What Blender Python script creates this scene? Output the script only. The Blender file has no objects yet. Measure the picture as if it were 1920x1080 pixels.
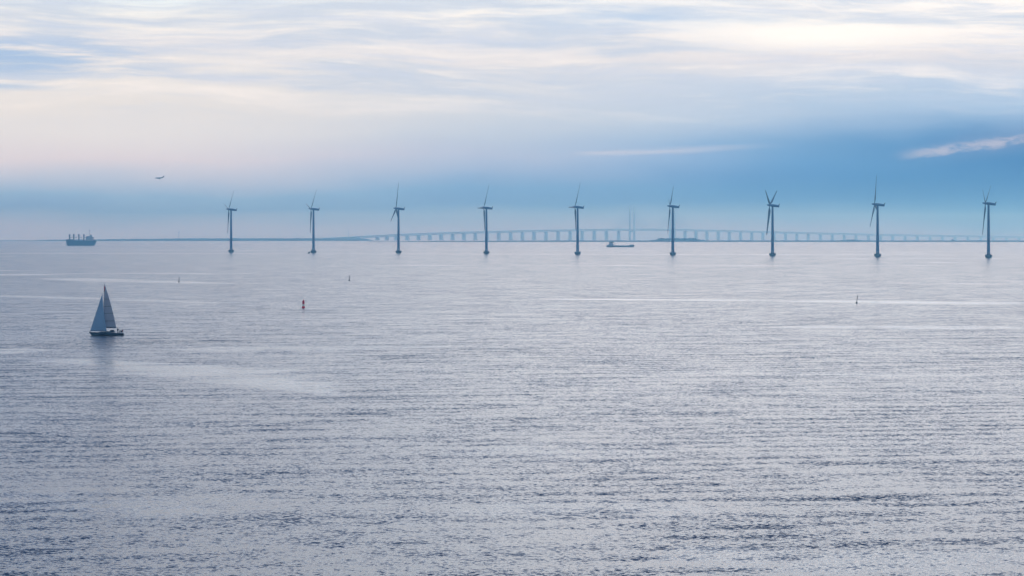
import bpy, bmesh, math, random
from mathutils import Matrix, Vector, noise as mnoise
R = math.radians
random.seed(7)
S = bpy.context.scene
C = S.collection

# ------------------------------------------------------------------ numbers
EYE = 32.0            # eye height over the water, m (a high ship's deck)
F = 6700.0            # focal length in pixels of the 1920 wide picture (a long telephoto)
HY = 430.8            # picture row of eye level
RE = 7.4e6            # earth radius with refraction, m
def drop(d): return -d*d/(2*RE)                 # how far the sea has curved away
def at(px, d, h=0.0):                           # a spot on the sea: bearing from a picture column, distance
    return Vector(((px-960)/F*d, d, drop(d)+h))
def height_of(py, d):                           # height over the sea of picture row py at distance d
    return EYE + (HY-py)/F*d - drop(d)
def bearing(px): return -math.atan((px-960)/F)
def lin(r, g, b):
    f = lambda c: (c/12.92 if c <= .04045 else ((c+.055)/1.055)**2.4)
    return (f(r/255), f(g/255), f(b/255), 1.0)

# ------------------------------------------------------------------ camera
cam_d = bpy.data.cameras.new('camera'); cam = bpy.data.objects.new('camera', cam_d); C.objects.link(cam)
cam.location = (0, 0, EYE); cam.rotation_euler = (R(90), 0, 0)
cam_d.sensor_width = 36; cam_d.lens = 36*F/1920
cam_d.shift_y = -(540-HY)/1920
cam_d.clip_start = 1; cam_d.clip_end = 120000
S.camera = cam
S.render.resolution_x, S.render.resolution_y = 1024, 576
S.view_settings.view_transform = 'Standard'; S.view_settings.look = 'None'
S.view_settings.exposure = 0.0; S.view_settings.gamma = 1.0; S.view_settings.use_curve_mapping = False
S.render.engine = 'CYCLES'
S.cycles.use_denoising = True; S.cycles.denoising_prefilter = 'ACCURATE'
S.cycles.max_bounces = 8; S.cycles.volume_bounces = 3; S.cycles.glossy_bounces = 3; S.cycles.diffuse_bounces = 2
S.cycles.sample_clamp_indirect = 4.0

# ------------------------------------------------------------------ node helper
class NT:
    def __init__(s, tree): s.t = tree; s.n = tree.nodes; s.l = tree.links
    def node(s, typ, **kw):
        n = s.n.new(typ)
        for k, v in kw.items(): setattr(n, k, v)
        return n
    def put(s, sock, v):
        if isinstance(v, bpy.types.NodeSocket): s.l.new(v, sock)
        else: sock.default_value = v
    def m(s, op, a, b=0.0, c=0.0):
        n = s.node('ShaderNodeMath', operation=op)
        s.put(n.inputs[0], a); s.put(n.inputs[1], b); s.put(n.inputs[2], c)
        return n.outputs[0]
    def add(s, a, b): return s.m('ADD', a, b)
    def mul(s, a, b): return s.m('MULTIPLY', a, b)
    def sub(s, a, b): return s.m('SUBTRACT', a, b)
    def smooth(s, x, lo, hi, a=0.0, b=1.0):
        n = s.node('ShaderNodeMapRange', interpolation_type='SMOOTHSTEP')
        s.put(n.inputs['Value'], x); s.put(n.inputs['From Min'], lo); s.put(n.inputs['From Max'], hi)
        s.put(n.inputs['To Min'], a); s.put(n.inputs['To Max'], b)
        return n.outputs[0]
    def mix(s, f, a, b):
        n = s.node('ShaderNodeMix', data_type='RGBA'); s.put(n.inputs[0], f); s.put(n.inputs[6], a); s.put(n.inputs[7], b)
        return n.outputs[2]
    def xyz(s, x, y, z=0.0):
        n = s.node('ShaderNodeCombineXYZ'); s.put(n.inputs[0], x); s.put(n.inputs[1], y); s.put(n.inputs[2], z)
        return n.outputs[0]
    def noise(s, v, scale=1.0, detail=4.0, rough=.5, dist=0.0, color=False):
        n = s.node('ShaderNodeTexNoise'); s.put(n.inputs['Vector'], v)
        n.inputs['Scale'].default_value = scale; n.inputs['Detail'].default_value = detail
        n.inputs['Roughness'].default_value = rough; n.inputs['Distortion'].default_value = dist
        return n.outputs['Color' if color else 'Fac']
    def ramp(s, f, stops):
        n = s.node('ShaderNodeValToRGB'); e = n.color_ramp.elements
        while len(e) > 1: e.remove(e[-1])
        for k, (p, c) in enumerate(stops):
            q = e[0] if k == 0 else e.new(p)
            q.position = p; q.color = c
        s.put(n.inputs[0], f)
        return n.outputs[0]
    def bell(s, x, c, w):                         # smooth bump: 1 at c, 0 at c +- w
        d = s.m('ABSOLUTE', s.m('DIVIDE', s.sub(x, c), w))
        return s.smooth(d, 0.0, 1.0, 1.0, 0.0)

# ------------------------------------------------------------------ sky: dusk cloud sheet over a physical sky
SUN_EL, SUN_AZ = 25.0, 24.0                       # the sun stands behind cloud, ahead and a little right
W = bpy.data.worlds.new('World'); S.world = W; W.use_nodes = True
w = NT(W.node_tree); w.n.clear()
tc = w.node('ShaderNodeTexCoord'); sp = w.node('ShaderNodeSeparateXYZ'); w.l.new(tc.outputs['Generated'], sp.inputs[0])
dx, dy, dz = sp.outputs
hor = w.m('SQRT', w.add(w.mul(dx, dx), w.mul(dy, dy)))
E = w.mul(w.m('DIVIDE', dz, w.m('MAXIMUM', hor, .001)), 67.0)      # elevation: 67 = 45 degrees, 4.3 = top of the picture
A = w.mul(w.m('ARCTAN2', dx, dy), 67.0)                            # bearing, same unit, 0 = straight ahead
ELV = w.m('ARCSINE', w.m('MINIMUM', w.m('MAXIMUM', dz, -1.0), 1.0))
nis = w.node('ShaderNodeTexSky', sky_type='NISHITA', sun_disc=False, sun_elevation=R(SUN_EL), sun_rotation=R(SUN_AZ))
nis.altitude = 30; nis.air_density = 1.0; nis.dust_density = .6; nis.ozone_density = 3.0
skyb = w.node('ShaderNodeVectorMath', operation='SCALE'); w.l.new(nis.outputs[0], skyb.inputs[0]); skyb.inputs['Scale'].default_value = .05
phys = skyb.outputs[0]
# warped coordinates for streaky cloud
wv = w.noise(w.xyz(w.mul(A, .16), w.mul(E, .55)), 1.0, 3.0, .5, 0.0, True)
ws = w.node('ShaderNodeSeparateXYZ'); w.l.new(wv, ws.inputs[0])
E2 = w.add(E, w.mul(w.sub(ws.outputs[0], .5), .9))
A2 = w.add(A, w.mul(w.sub(ws.outputs[1], .5), 3.0))
def streak(kx, ky, seed, detail=5.0, rough=.55, tilt=0.0):
    return w.noise(w.xyz(w.mul(A2, kx), w.mul(w.add(E2, w.mul(A2, tilt)), ky), seed), 1.0, detail, rough)
n1 = streak(.13, .75, 3.1, 3.0, .5, -.02)
n2 = streak(.18, 1.9, 7.7, 6.0, .6, .015)
n3 = streak(.45, 5.5, 1.3, 5.0, .6, .02)
# vertical run of colour, ahead-left and ahead-right; position = E/5
Ew = w.add(E2, w.mul(w.sub(n1, .5), .35))
t5 = w.m('DIVIDE', Ew, 5.0)
left = w.ramp(t5, [(0.0, lin(188,204,220)), (.035, lin(168,190,216)), (.085, lin(120,154,202)), (.145, lin(142,180,216)), (.205, lin(188,202,220)), (.28, lin(220,217,221)), (.36, lin(225,225,223)),
                   (.44, lin(226,224,219)), (.55, lin(232,229,224)), (.7, lin(222,222,225)), (.80, lin(246,242,233)), (.88, lin(226,236,240)), (1.0, lin(224,236,242))])
right = w.ramp(t5, [(0.0, lin(160,174,200)), (.035, lin(104,140,184)), (.085, lin(64,114,174)), (.2, lin(72,132,194)), (.27, lin(94,152,206)), (.33, lin(100,156,206)),
                    (.42, lin(160,188,217)), (.54, lin(186,202,222)), (.63, lin(222,220,222)), (.76, lin(252,247,240)), (.9, lin(253,249,243)), (1.0, lin(244,240,238))])
lr = w.smooth(w.add(A2, w.mul(w.sub(n1, .5), 5.0)), -8.5, 9.0)
base = w.mix(lr, left, right)
# darker blue deck low on the far right
dk = w.mul(w.smooth(A2, 2.0, 11.0), w.mul(w.smooth(E2, 0.1, .6), w.smooth(E2, 2.3, 1.5)))
base = w.mix(w.mul(dk, .92), base, lin(40,96,156))
# grey-lavender and cream streaks in the upper cloud
up = w.smooth(E2, 1.7, 2.9)
base = w.mix(w.mul(up, w.smooth(n2, .46, .66, 0, .8)), base, lin(190,203,220))
base = w.mix(w.mul(up, w.smooth(n2, .48, .26, 0, .7)), base, lin(250,244,237))
base = w.mix(w.mul(up, w.smooth(n3, .48, .72, 0, .4)), base, lin(200,210,228))
base = w.mix(w.mul(up, w.smooth(n3, .46, .24, 0, .45)), base, lin(252,246,238))
# blue streaks far left, blue-grey patch upper middle
p1 = w.mul(w.bell(A, -9.3, 4.2), w.mul(w.bell(E, 3.25, .75), w.smooth(n3, .38, .60)))
base = w.mix(w.mul(p1, .8), base, lin(150,182,218))
p1b = w.mul(w.bell(A, -9.8, 1.9), w.bell(w.add(E, w.mul(A, .03)), 2.38, .10))
base = w.mix(w.mul(p1b, .7), base, lin(160,188,218))
p2 = w.mul(w.bell(A2, 2.4, 3.6), w.mul(w.bell(E2, 3.95, .42), w.smooth(n2, .25, .6)))
base = w.mix(w.mul(p2, .8), base, lin(172,196,224))
p3 = w.mul(w.bell(A2, 5.6, 3.6), w.bell(E2, 3.65, .5))
base = w.mix(w.mul(p3, .85), base, lin(255,252,244))
# pink lit wisp low on the right
wl = w.add(1.42, w.mul(w.sub(A, 1.2), .04))
wd = w.m('ABSOLUTE', w.sub(w.add(E, w.mul(w.sub(n3, .5), .12)), wl))
wisp = w.mul(w.smooth(wd, .09, 0.0), w.mul(w.smooth(A, .9, 1.7), w.smooth(A, 5.6, 2.5)))
base = w.mix(w.mul(wisp, .42), base, lin(214,212,220))
nz = w.noise(w.xyz(w.mul(A, 1.6), w.mul(E, 4.0), 5.0), 1.0, 6.0, .62)
wl2 = w.add(1.36, w.mul(w.sub(A, 7.4), .13))
wd2 = w.m('ABSOLUTE', w.sub(w.add(E, w.mul(w.sub(nz, .5), .35)), w.add(wl2, .05)))
wisp2 = w.mul(w.smooth(wd2, .13, 0.01), w.mul(w.smooth(A, 7.0, 7.9), w.smooth(nz, .32, .55)))
glow = w.mul(w.smooth(w.m('ABSOLUTE', w.sub(E, w.add(wl2, .1))), .42, 0.0), w.smooth(w.add(A, w.mul(w.sub(nz, .5), 1.5)), 6.6, 9.5))
base = w.mix(w.mul(glow, .2), base, lin(190,196,212))
base = w.mix(w.mul(wisp2, .42), base, lin(228,216,214))
# whole sky dome: cloud ahead thins to the physical sky overhead and behind
hi = w.ramp(w.m('DIVIDE', ELV, R(60.0)), [(.06, lin(247,249,250)), (.12, lin(248,251,253)), (.20, lin(222,233,246)), (.34, lin(150,180,222)), (.6, lin(96,138,198)), (1.0, lin(74,116,176))])
gain = w.node('ShaderNodeVectorMath', operation='SCALE'); w.l.new(base, gain.inputs[0]); gain.inputs['Scale'].default_value = 1.14
hig = w.node('ShaderNodeVectorMath', operation='SCALE'); w.l.new(hi, hig.inputs[0]); hig.inputs['Scale'].default_value = 1.12
cloud = w.mix(w.smooth(E, 4.0, 7.5), gain.outputs[0], hig.outputs[0])
ahead = w.smooth(w.m('ABSOLUTE', A), 118.0, 55.0)
side = w.smooth(A, -15.0, 4.0)
cloud = w.mix(w.mul(w.smooth(E, 4.5, 9.0), w.mul(w.sub(1.0, side), .8)), cloud, lin(66,122,184))
duskn = w.noise(tc.outputs['Generated'], 3.0, 5.0, .6)
behind = w.mix(w.smooth(duskn, .35, .7, .0, .5), phys, lin(60,104,160))
behind = w.mix(.85, behind, lin(170,182,198))
final = w.mix(ahead, behind, cloud)
final = w.mix(w.smooth(dz, -.02, -.06), final, lin(60,90,130))
bg = w.node('ShaderNodeBackground'); w.l.new(final, bg.inputs[0]); bg.inputs[1].default_value = 1.0
wo = w.node('ShaderNodeOutputWorld'); w.l.new(bg.outputs[0], wo.inputs[0])
W.cycles.sampling_method = 'MANUAL'; W.cycles.sample_map_resolution = 2048

sun_d = bpy.data.lights.new('sun', 'SUN'); sun = bpy.data.objects.new('sun', sun_d); C.objects.link(sun)
sun_d.energy = .5; sun_d.angle = R(66); sun_d.color = (1.0, .98, .96)
sdir = Vector((math.sin(R(SUN_AZ))*math.cos(R(SUN_EL)), math.cos(R(SUN_AZ))*math.cos(R(SUN_EL)), math.sin(R(SUN_EL))))
sun.rotation_euler = (-sdir).to_track_quat('-Z', 'Y').to_euler()
sun.location = (0, 0, 400)

# ------------------------------------------------------------------ mesh helpers
def obj(name, bm, material=None, parent=None, smooth=True, loc=None):
    me = bpy.data.meshes.new(name)
    bmesh.ops.recalc_face_normals(bm, faces=bm.faces)
    bm.to_mesh(me); bm.free()
    if smooth:
        for p in me.polygons: p.use_smooth = True
        try: me.set_sharp_from_angle(angle=R(38))
        except Exception: pass
    o = bpy.data.objects.new(name, me); C.objects.link(o)
    if material: me.materials.append(material)
    if parent: o.parent = parent
    if loc is not None: o.location = loc
    return o
def thing(name, label, cat, loc, rotz=0.0, group=None):
    o = bpy.data.objects.new(name, None); C.objects.link(o); o.empty_display_size = 1
    o.location = loc; o.rotation_euler = (0, 0, rotz)
    o['label'] = label; o['category'] = cat
    if group: o['group'] = group
    return o
def tag(o, label, cat, group=None):
    o['label'] = label; o['category'] = cat
    if group: o['group'] = group
    return o
def dup(root, loc, rotz, label):
    r = root.copy(); C.objects.link(r); r.location = loc; r.rotation_euler = (0, 0, rotz); r['label'] = label
    for ch in list(root.children):
        c = ch.copy(); C.objects.link(c); c.parent = r
        for g in ch.children:
            q = g.copy(); C.objects.link(q); q.parent = c
    return r
def B(): return bmesh.new()
def ring_faces(bm, a, b):
    n = len(a)
    for k in range(n): bm.faces.new((a[k], a[(k+1) % n], b[(k+1) % n], b[k]))
def loft(bm, rings, cap=True):
    vs = [[bm.verts.new(p) for p in r] for r in rings]
    for a, b in zip(vs, vs[1:]): ring_faces(bm, a, b)
    if cap: bm.faces.new(vs[0]); bm.faces.new(vs[-1])
    return bm
def lathe(bm, prof, seg=24, cx=0, cy=0):
    return loft(bm, [[(cx+r*math.cos(2*math.pi*k/seg), cy+r*math.sin(2*math.pi*k/seg), z) for k in range(seg)] for r, z in prof])
def box(bm, x0, x1, y0, y1, z0, z1, bev=0.0):
    v = [bm.verts.new(p) for p in [(x0,y0,z0),(x1,y0,z0),(x1,y1,z0),(x0,y1,z0),(x0,y0,z1),(x1,y0,z1),(x1,y1,z1),(x0,y1,z1)]]
    fs = [bm.faces.new([v[i] for i in q]) for q in [(0,3,2,1),(4,5,6,7),(0,1,5,4),(1,2,6,5),(2,3,7,6),(3,0,4,7)]]
    if bev > 0:
        es = list({e for f in fs for e in f.edges})
        bmesh.ops.bevel(bm, geom=es, offset=bev, segments=2, affect='EDGES')
    return bm
def tube(bm, p, q, r0, r1=None, seg=8):
    p, q = Vector(p), Vector(q); r1 = r0 if r1 is None else r1
    d = (q-p).normalized(); u = d.orthogonal().normalized(); v = d.cross(u)
    return loft(bm, [[c + (u*math.cos(2*math.pi*k/seg)+v*math.sin(2*math.pi*k/seg))*r for k in range(seg)] for c, r in ((p, r0), (q, r1))])
def path(bm, pts, r, seg=8):
    for a, b in zip(pts, pts[1:]): tube(bm, a, b, r, r, seg)
    return bm
def prism(bm, pts, y0, y1):                       # an x-z outline given thickness along y
    return loft(bm, [[(x, y0, z) for x, z in pts], [(x, y1, z) for x, z in pts]])

def paint(name, col, rough=.5, var=.12, scale=1.0, metal=0.0, streaks=0.0):
    m = bpy.data.materials.new(name); m.use_nodes = True
    q = NT(m.node_tree); b = m.node_tree.nodes['Principled BSDF']
    t = q.node('ShaderNodeTexCoord')
    n = q.noise(t.outputs['Object'], scale, 5.0, .6)
    c0 = tuple(v*(1-var) for v in col[:3]) + (1,); c1 = tuple(min(1, v*(1+var)) for v in col[:3]) + (1,)
    c = q.mix(n, c0, c1)
    if streaks:
        mp = q.node('ShaderNodeMapping'); q.l.new(t.outputs['Object'], mp.inputs[0]); mp.inputs['Scale'].default_value = (2.2, 2.2, .06)
        s = q.noise(mp.outputs[0], 1.0, 4.0, .6)
        c = q.mix(q.smooth(s, .55, .75, 0, streaks), c, tuple(v*.55 for v in col[:3]) + (1,))
    q.l.new(c, b.inputs['Base Color'])
    b.inputs['Roughness'].default_value = rough; b.inputs['Metallic'].default_value = metal
    return m
M = {}
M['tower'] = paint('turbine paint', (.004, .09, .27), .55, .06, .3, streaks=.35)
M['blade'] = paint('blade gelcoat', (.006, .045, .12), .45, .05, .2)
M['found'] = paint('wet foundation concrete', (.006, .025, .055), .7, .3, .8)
M['steel'] = paint('galvanised steel', (.25, .28, .31), .5, .15, 2)
M['concrete'] = paint('bridge concrete', (.80, .84, .86), .8, .06, .05)
M['cable'] = paint('stay cable sheath', (.30, .32, .34), .6, .1, .1)
M['hullblue'] = paint('ship hull paint', (.004, .045, .12), .5, .3, .15, streaks=.4)
M['hulllow'] = paint('barge hull paint', (.005, .035, .09), .5, .3, .2, streaks=.3)
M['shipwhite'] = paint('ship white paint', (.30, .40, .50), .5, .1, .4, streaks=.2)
M['crane'] = paint('crane paint', (.09, .09, .13), .6, .2, .5)
M['funnel'] = paint('funnel paint', (.03, .06, .13), .5, .2, .5)
M['sail'] = paint('laminate sail', (.33, .40, .52), .6, .08, .35)
M['genoa'] = paint('blue sailcloth', (.20, .38, .60), .6, .06, .3)
M['redpaint'] = paint('red buoy paint', (.9, .012, .03), .5, .25, 2)
M['darkred'] = paint('weathered dark red paint', (.7, .012, .045), .6, .25, 3)
M['whiteband'] = paint('white band paint', (.88, .87, .82), .5, .08, 3)
M['yacht'] = paint('yacht gelcoat', (.035, .085, .15), .35, .08, .5)
M['black'] = paint('black antifouling', (.012, .014, .018), .6, .3, 1)
M['canvas'] = paint('dark canvas', (.03, .035, .05), .8, .2, 3)
M['alu'] = paint('anodised mast', (.40, .41, .42), .4, .08, 1, .3)
M['flag'] = paint('red cloth', (.38, .02, .03), .8, .15, 3)
M['skin'] = paint('skin', (.38, .22, .16), .6, .08, 5)
M['cloth'] = paint('navy jacket', (.02, .025, .04), .85, .2, 6)
M['spar'] = paint('spar buoy paint', (.012, .010, .014), .6, .3, 3)
M['plane'] = paint('airliner paint', (.008, .02, .06), .4, .1, .3)
M['land'] = paint('coastal grass and scrub', (.035, .05, .045), .9, .4, .01)
M['leaf'] = paint('dark foliage', (.028, .042, .032), .9, .5, .15)
M['glass'] = paint('dark glass', (.02, .03, .04), .2, .2, 1)

# ------------------------------------------------------------------ water: the curved sea
def make_water():
    bm = B()
    angs = [-180+k*3 for k in range(120)]
    rs = []; r = 3.0
    while r < 27000: rs.append(r); r *= 1.055
    rs.append(27000)
    rings = []
    for r in rs:
        rings.append([bm.verts.new((r*math.sin(R(a)), r*math.cos(R(a)), drop(r))) for a in angs])
    for a, b in zip(rings, rings[1:]): ring_faces(bm, a, b)
    bm.faces.new(rings[0])
    m = bpy.data.materials.new('sea water'); m.use_nodes = True
    q = NT(m.node_tree); b = m.node_tree.nodes['Principled BSDF']
    g = q.node('ShaderNodeNewGeometry'); s = q.node('ShaderNodeSeparateXYZ'); q.l.new(g.outputs['Position'], s.inputs[0])
    x, y = s.outputs[0], s.outputs[1]
    # long crossing patterns: slicks (smooth, bright) and cat's-paws (rougher, dark)
    warp = q.noise(q.xyz(q.mul(x, .004), q.mul(y, .0016)), 1.0, 3.0, .5)
    yw = q.add(y, q.mul(q.sub(warp, .5), 420.0))
    edge = q.noise(q.xyz(q.mul(x, .035), q.mul(y, .05), 1.7), 1.0, 5.0, .65)
    slick_n = q.noise(q.xyz(q.mul(x, .0030), q.mul(yw, .0075), 14.4), 1.0, 6.0, .62)
    slick = q.mul(q.smooth(q.add(slick_n, q.mul(q.sub(edge, .5), .06)), .60, .72), q.smooth(y, 1700.0, 2600.0, .25, 1.0))
    def band(pts, amount):
        """a streak of calm water lying along a line on the sea: (bearing column, distance, half width in m)"""
        out = None
        for (p0, d0, w0), (p1, d1, w1) in zip(pts, pts[1:]):
            ax, ay = (p0-960)/F*d0, d0; bx, by = (p1-960)/F*d1, d1
            L = math.hypot(bx-ax, by-ay); ux, uy = (bx-ax)/L, (by-ay)/L
            t = q.m('DIVIDE', q.add(q.mul(q.sub(x, ax), ux), q.mul(q.sub(y, ay), uy)), L)
            sd = q.add(q.mul(q.sub(x, ax), -uy), q.mul(q.sub(y, ay), ux))
            wd = q.m('MULTIPLY_ADD', q.m('MINIMUM', q.m('MAXIMUM', t, 0.0), 1.0), 1.3*(w1-w0), 1.3*w0)
            f = q.m('ABSOLUTE', q.add(q.m('DIVIDE', sd, q.m('MAXIMUM', wd, .1)), q.mul(q.sub(edge, .5), 1.0 if d0 > 1300 else 2.4)))
            b_ = q.mul(q.smooth(f, 1.0, .35), q.mul(q.smooth(t, -.15, .12), q.smooth(t, 1.12, .72)))
            out = b_ if out is None else q.m('MAXIMUM', out, b_)
        return q.mul(out, amount)
    D = lambda row: EYE*F/(row-HY)
    for pts, am in [([(-40, D(658), 26), (80, D(659), 24)], .95),
                    ([(80, D(674), 9), (300, D(685), 19), (450, D(708), 16), (640, D(744), 2)], .85),
                    ([(60, D(641), 70), (330, D(648), 40)], -.9),
                    ([(350, D(653), 16), (520, D(655), 20), (900, D(648), 6)], .6),
                    ([(-30, D(514.5), 40), (110, D(513), 34)], .85),
                    ([(110, D(521), 24), (240, D(526), 34), (420, D(531), 12)], .8),
                    ([(-30, D(553), 14), (230, D(561), 18), (420, D(568), 10)], .6),
                    ([(1040, D(560), 16), (1480, D(563), 26), (1960, D(569.5), 34)], .9),
                    ([(1440, D(613), 10), (1640, D(613), 22), (1960, D(614), 20)], .8),
                    ([(1150, D(697), 5), (1500, D(700), 11), (1900, D(706), 6)], .35),
                    ([(-30, D(932), 18), (150, D(938), 24), (420, D(968), 10)], .5),
                    ([(880, D(838), 10), (1010, D(845), 22), (1200, D(858), 10)], .35),
                    ([(900, D(948), 8), (1150, D(955), 16), (1330, D(950), 8)], .5),
                    ([(1250, D(1040), 10), (1500, D(1046), 15), (1960, D(1062), 12)], .6),
                    ([(-30, D(466), 90), (1000, D(466.5), 60), (1960, D(470), 60)], .35),
                    ([(-30, D(472.5), 110), (600, D(473.5), 60), (1960, D(476), 90)], .5),
                    ([(-30, D(460), 300), (450, D(459), 200)], -.5)]:
        slick = q.add(slick, band(pts, am))
    slick = q.m('MINIMUM', q.m('MAXIMUM', slick, -.9), 1.0)
    gust = q.noise(q.xyz(q.mul(x, .011), q.mul(y, .006), 9.0), 1.0, 4.0, .55)
    swell = q.noise(q.xyz(q.mul(q.add(x, q.mul(y, .10)), .040), q.mul(q.add(y, q.mul(x, -.25)), .066), 2.0), 1.0, 2.0, .5)
    swell2 = q.noise(q.xyz(q.mul(x, .12), q.mul(y, .24), 8.0), 1.0, 2.0, .5)
    mid1 = q.noise(q.xyz(q.mul(q.add(x, q.mul(y, .05)), .62), q.mul(y, .27), 3.0), 1.0, 3.0, .6)
    mid2 = q.noise(q.xyz(q.mul(x, .30), q.mul(y, .10), 11.0), 1.0, 2.0, .5)
    rip = q.noise(q.xyz(q.mul(x, 1.8), q.mul(y, 1.5), 0.0), 1.0, 3.0, .6, .4, True)
    rs_ = q.node('ShaderNodeSeparateXYZ'); q.l.new(rip, rs_.inputs[0])
    chop = q.noise(q.xyz(q.mul(x, 4.2), q.mul(y, 2.6), 6.0), 1.0, 2.0, .5, 0, True)
    cs_ = q.node('ShaderNodeSeparateXYZ'); q.l.new(chop, cs_.inputs[0])
    amp = q.mul(q.smooth(gust, .3, .7, .85, 1.15), q.sub(1.0, q.mul(slick, .85)))
    sy = q.mul(q.sub(rs_.outputs[1], .5), 2.6)
    sy = q.add(sy, q.mul(q.sub(cs_.outputs[1], .5), .7))
    sy = q.add(sy, q.mul(q.sub(swell, .5), .75))
    sy = q.add(sy, q.mul(q.sub(swell2, .5), .45))
    sy = q.add(sy, q.add(q.mul(q.sub(mid1, .5), .5), q.mul(q.sub(mid2, .5), .45)))
    ph = q.add(q.mul(q.add(y, q.mul(x, -.22)), 2*math.pi/12.5), q.mul(swell, 9.0))     # the low swell's long crests
    sy = q.add(sy, q.mul(q.m('SINE', ph), q.smooth(gust, .35, .65, .03, .12)))
    sx = q.add(q.mul(q.sub(rs_.outputs[0], .5), .9), q.mul(q.sub(cs_.outputs[0], .5), .4))
    sy = q.mul(sy, amp); sx = q.mul(sx, amp)
    nv = q.node('ShaderNodeVectorMath', operation='NORMALIZE')
    q.l.new(q.xyz(q.mul(sx, -1.0), q.mul(sy, -1.0), 1.0), nv.inputs[0])
    q.l.new(nv.outputs[0], b.inputs['Normal'])
    b.inputs['Base Color'].default_value = (.006, .038, .090, 1)
    b.inputs['IOR'].default_value = 1.333
    q.l.new(q.smooth(slick, 0, 1, .18, .10), b.inputs['Roughness'])
    o = obj('water', bm, m, None, True); o['kind'] = 'structure'
    return o
make_water()

# ------------------------------------------------------------------ far shores
def shore(name, px0, px1, d, dy_top, bump, ends, m, step=4.0):
    """a low strip of coast: outline rises and falls, with real depth"""
    bm = B(); k = d/F; n = int((px1-px0)/step)
    rows = []
    for i in range(n+1):
        t = i/n; px = px0+(px1-px0)*t
        e = min(1.0, t*(px1-px0)/max(ends[0], .1), (1-t)*(px1-px0)/max(ends[1], .1)); e = e*e*(3-2*e)
        h = dy_top(px)*k*e*(1+bump*mnoise.noise(Vector((px*.06, d*.001, 0))) + bump*.6*mnoise.noise(Vector((px*.21, 5, 0))))
        h = max(h, .4)
        a = at(px, d); b = at(px, d+160); c = at(px, d+900); a2 = at(px, d+40)
        rows.append([(a.x, a.y, a.z-2), (a.x, a.y, a.z+.25*h), (a2.x, a2.y, a2.z+.8*h), (b.x, b.y, b.z+h), (c.x, c.y, c.z+h*.7), (c.x, c.y, c.z-3)])
    loft(bm, rows)
    o = obj(name, bm, m); o['kind'] = 'structure'
    return o
shore('far_shore', 40, 700, 15500, lambda p: 1.6+3.2*min(1, max(0, (p-40)/330)) - (max(0, p-560)/140)*2.6, .14, (40, 25), M['land'])
shore('low_island', 690, 2060, 12500, lambda p: 1.1+1.6*min(1, max(0, (p-700)/350)), .12, (120, 10), M['land'])
shore('headland', -120, 60, 17500, lambda p: .9, .3, (10, 30), M['land'])

def leaf_mass(bm, cx, cy, cz, rx, rz, n, s):
    for _ in range(n):
        th = random.uniform(0, 2*math.pi); u = random.uniform(-.9, 1); rr = random.uniform(.55, 1.0)
        q = math.sqrt(max(0, 1-u*u))
        c = Vector((cx+rx*rr*q*math.cos(th), cy+rx*rr*q*math.sin(th), cz+rz*rr*u))
        a = Vector((random.gauss(0,1), random.gauss(0,1), random.gauss(0,1))).normalized(); b = a.orthogonal().normalized(); e = a.cross(b)
        z = s*random.uniform(.6, 1.4)
        bm.faces.new([bm.verts.new(c+b*z), bm.verts.new(c+e*z*.7), bm.verts.new(c-b*z), bm.verts.new(c-e*z*.7)])
def woodland(label, d, crowns):
    bm = B(); base = at(crowns[0][0], d)
    k = d/F
    for px, w, h in crowns:
        p = at(px + random.uniform(-.4, .4), d+random.uniform(60, 220)) - base
        hh = h*k
        tube(bm, (p.x, p.y, -1), (p.x, p.y, hh*.6), .5, .25, 6)
        leaf_mass(bm, p.x, p.y, hh*.55, w*k*.6, hh*.48, 150, 1.25)
    o = obj('woodland', bm, M['leaf'], None, False, base); o['kind'] = 'stuff'; o['label'] = label
cr = []
for i in range(46):
    px = 1222 + 98*i/45
    top = 5.6 if 1233 < px < 1306 else 3.2
    if px < 1229 or px > 1312: top = 2.2
    if 1246 < px < 1249 or 1284 < px < 1287: top = 4.4
    cr.append((px, random.uniform(3.0, 5.5), top*random.uniform(.88, 1.12)+1.3))
woodland('clump of dark trees on the low island behind the turbines', 12500, cr)
cr = []
for i in range(18):
    px = 1577+38*i/17
    cr.append((px, random.uniform(2.2, 4), (3.6 if 1588 < px < 1606 else 2.6)*random.uniform(.85, 1.15)+.6))
woodland('small patch of bushes on the low island near the leaning spar', 12500, cr)

t = thing('barn', 'tiny dark house standing alone on the low island', 'house', at(1786, 12600, .5), bearing(1786))
bm = B(); box(bm, -4.2, 4.2, -3, 3, 0, 5.6); obj('wall', bm, M['land'], t, False)
bm = B(); prism(bm, [(-4.8, 5.6), (4.8, 5.6), (2.6, 8.2), (-2.6, 8.2)], -3.6, 3.6); obj('roof', bm, M['canvas'], t, False)

def mast(px, d, ytop, label, head):
    h = height_of(ytop, d)
    t = thing('radio_mast', label, 'mast', at(px, d), bearing(px), 'radio masts on the far shore')
    bm = B()
    tube(bm, (0, 0, 0), (0, 0, h), 1.5, .7, 8)
    obj('mast_shaft', bm, M['steel'], t)
    bm = B()
    if head:
        lathe(bm, [(.7, h-5), (3.4, h-3.5), (3.4, h-1), (.7, h)], 12); obj('antenna_head', bm, M['steel'], t)
    else:
        tube(bm, (0, 0, h), (0, 0, h+9), .6, .2, 6); obj('antenna', bm, M['steel'], t)
mast(335.3, 15700, 434.5, 'slim mast with a wider head on the left shore', True)
mast(653.8, 18800, 430.5, 'thin pointed mast rising behind the left end of the bridge', False)

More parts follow.
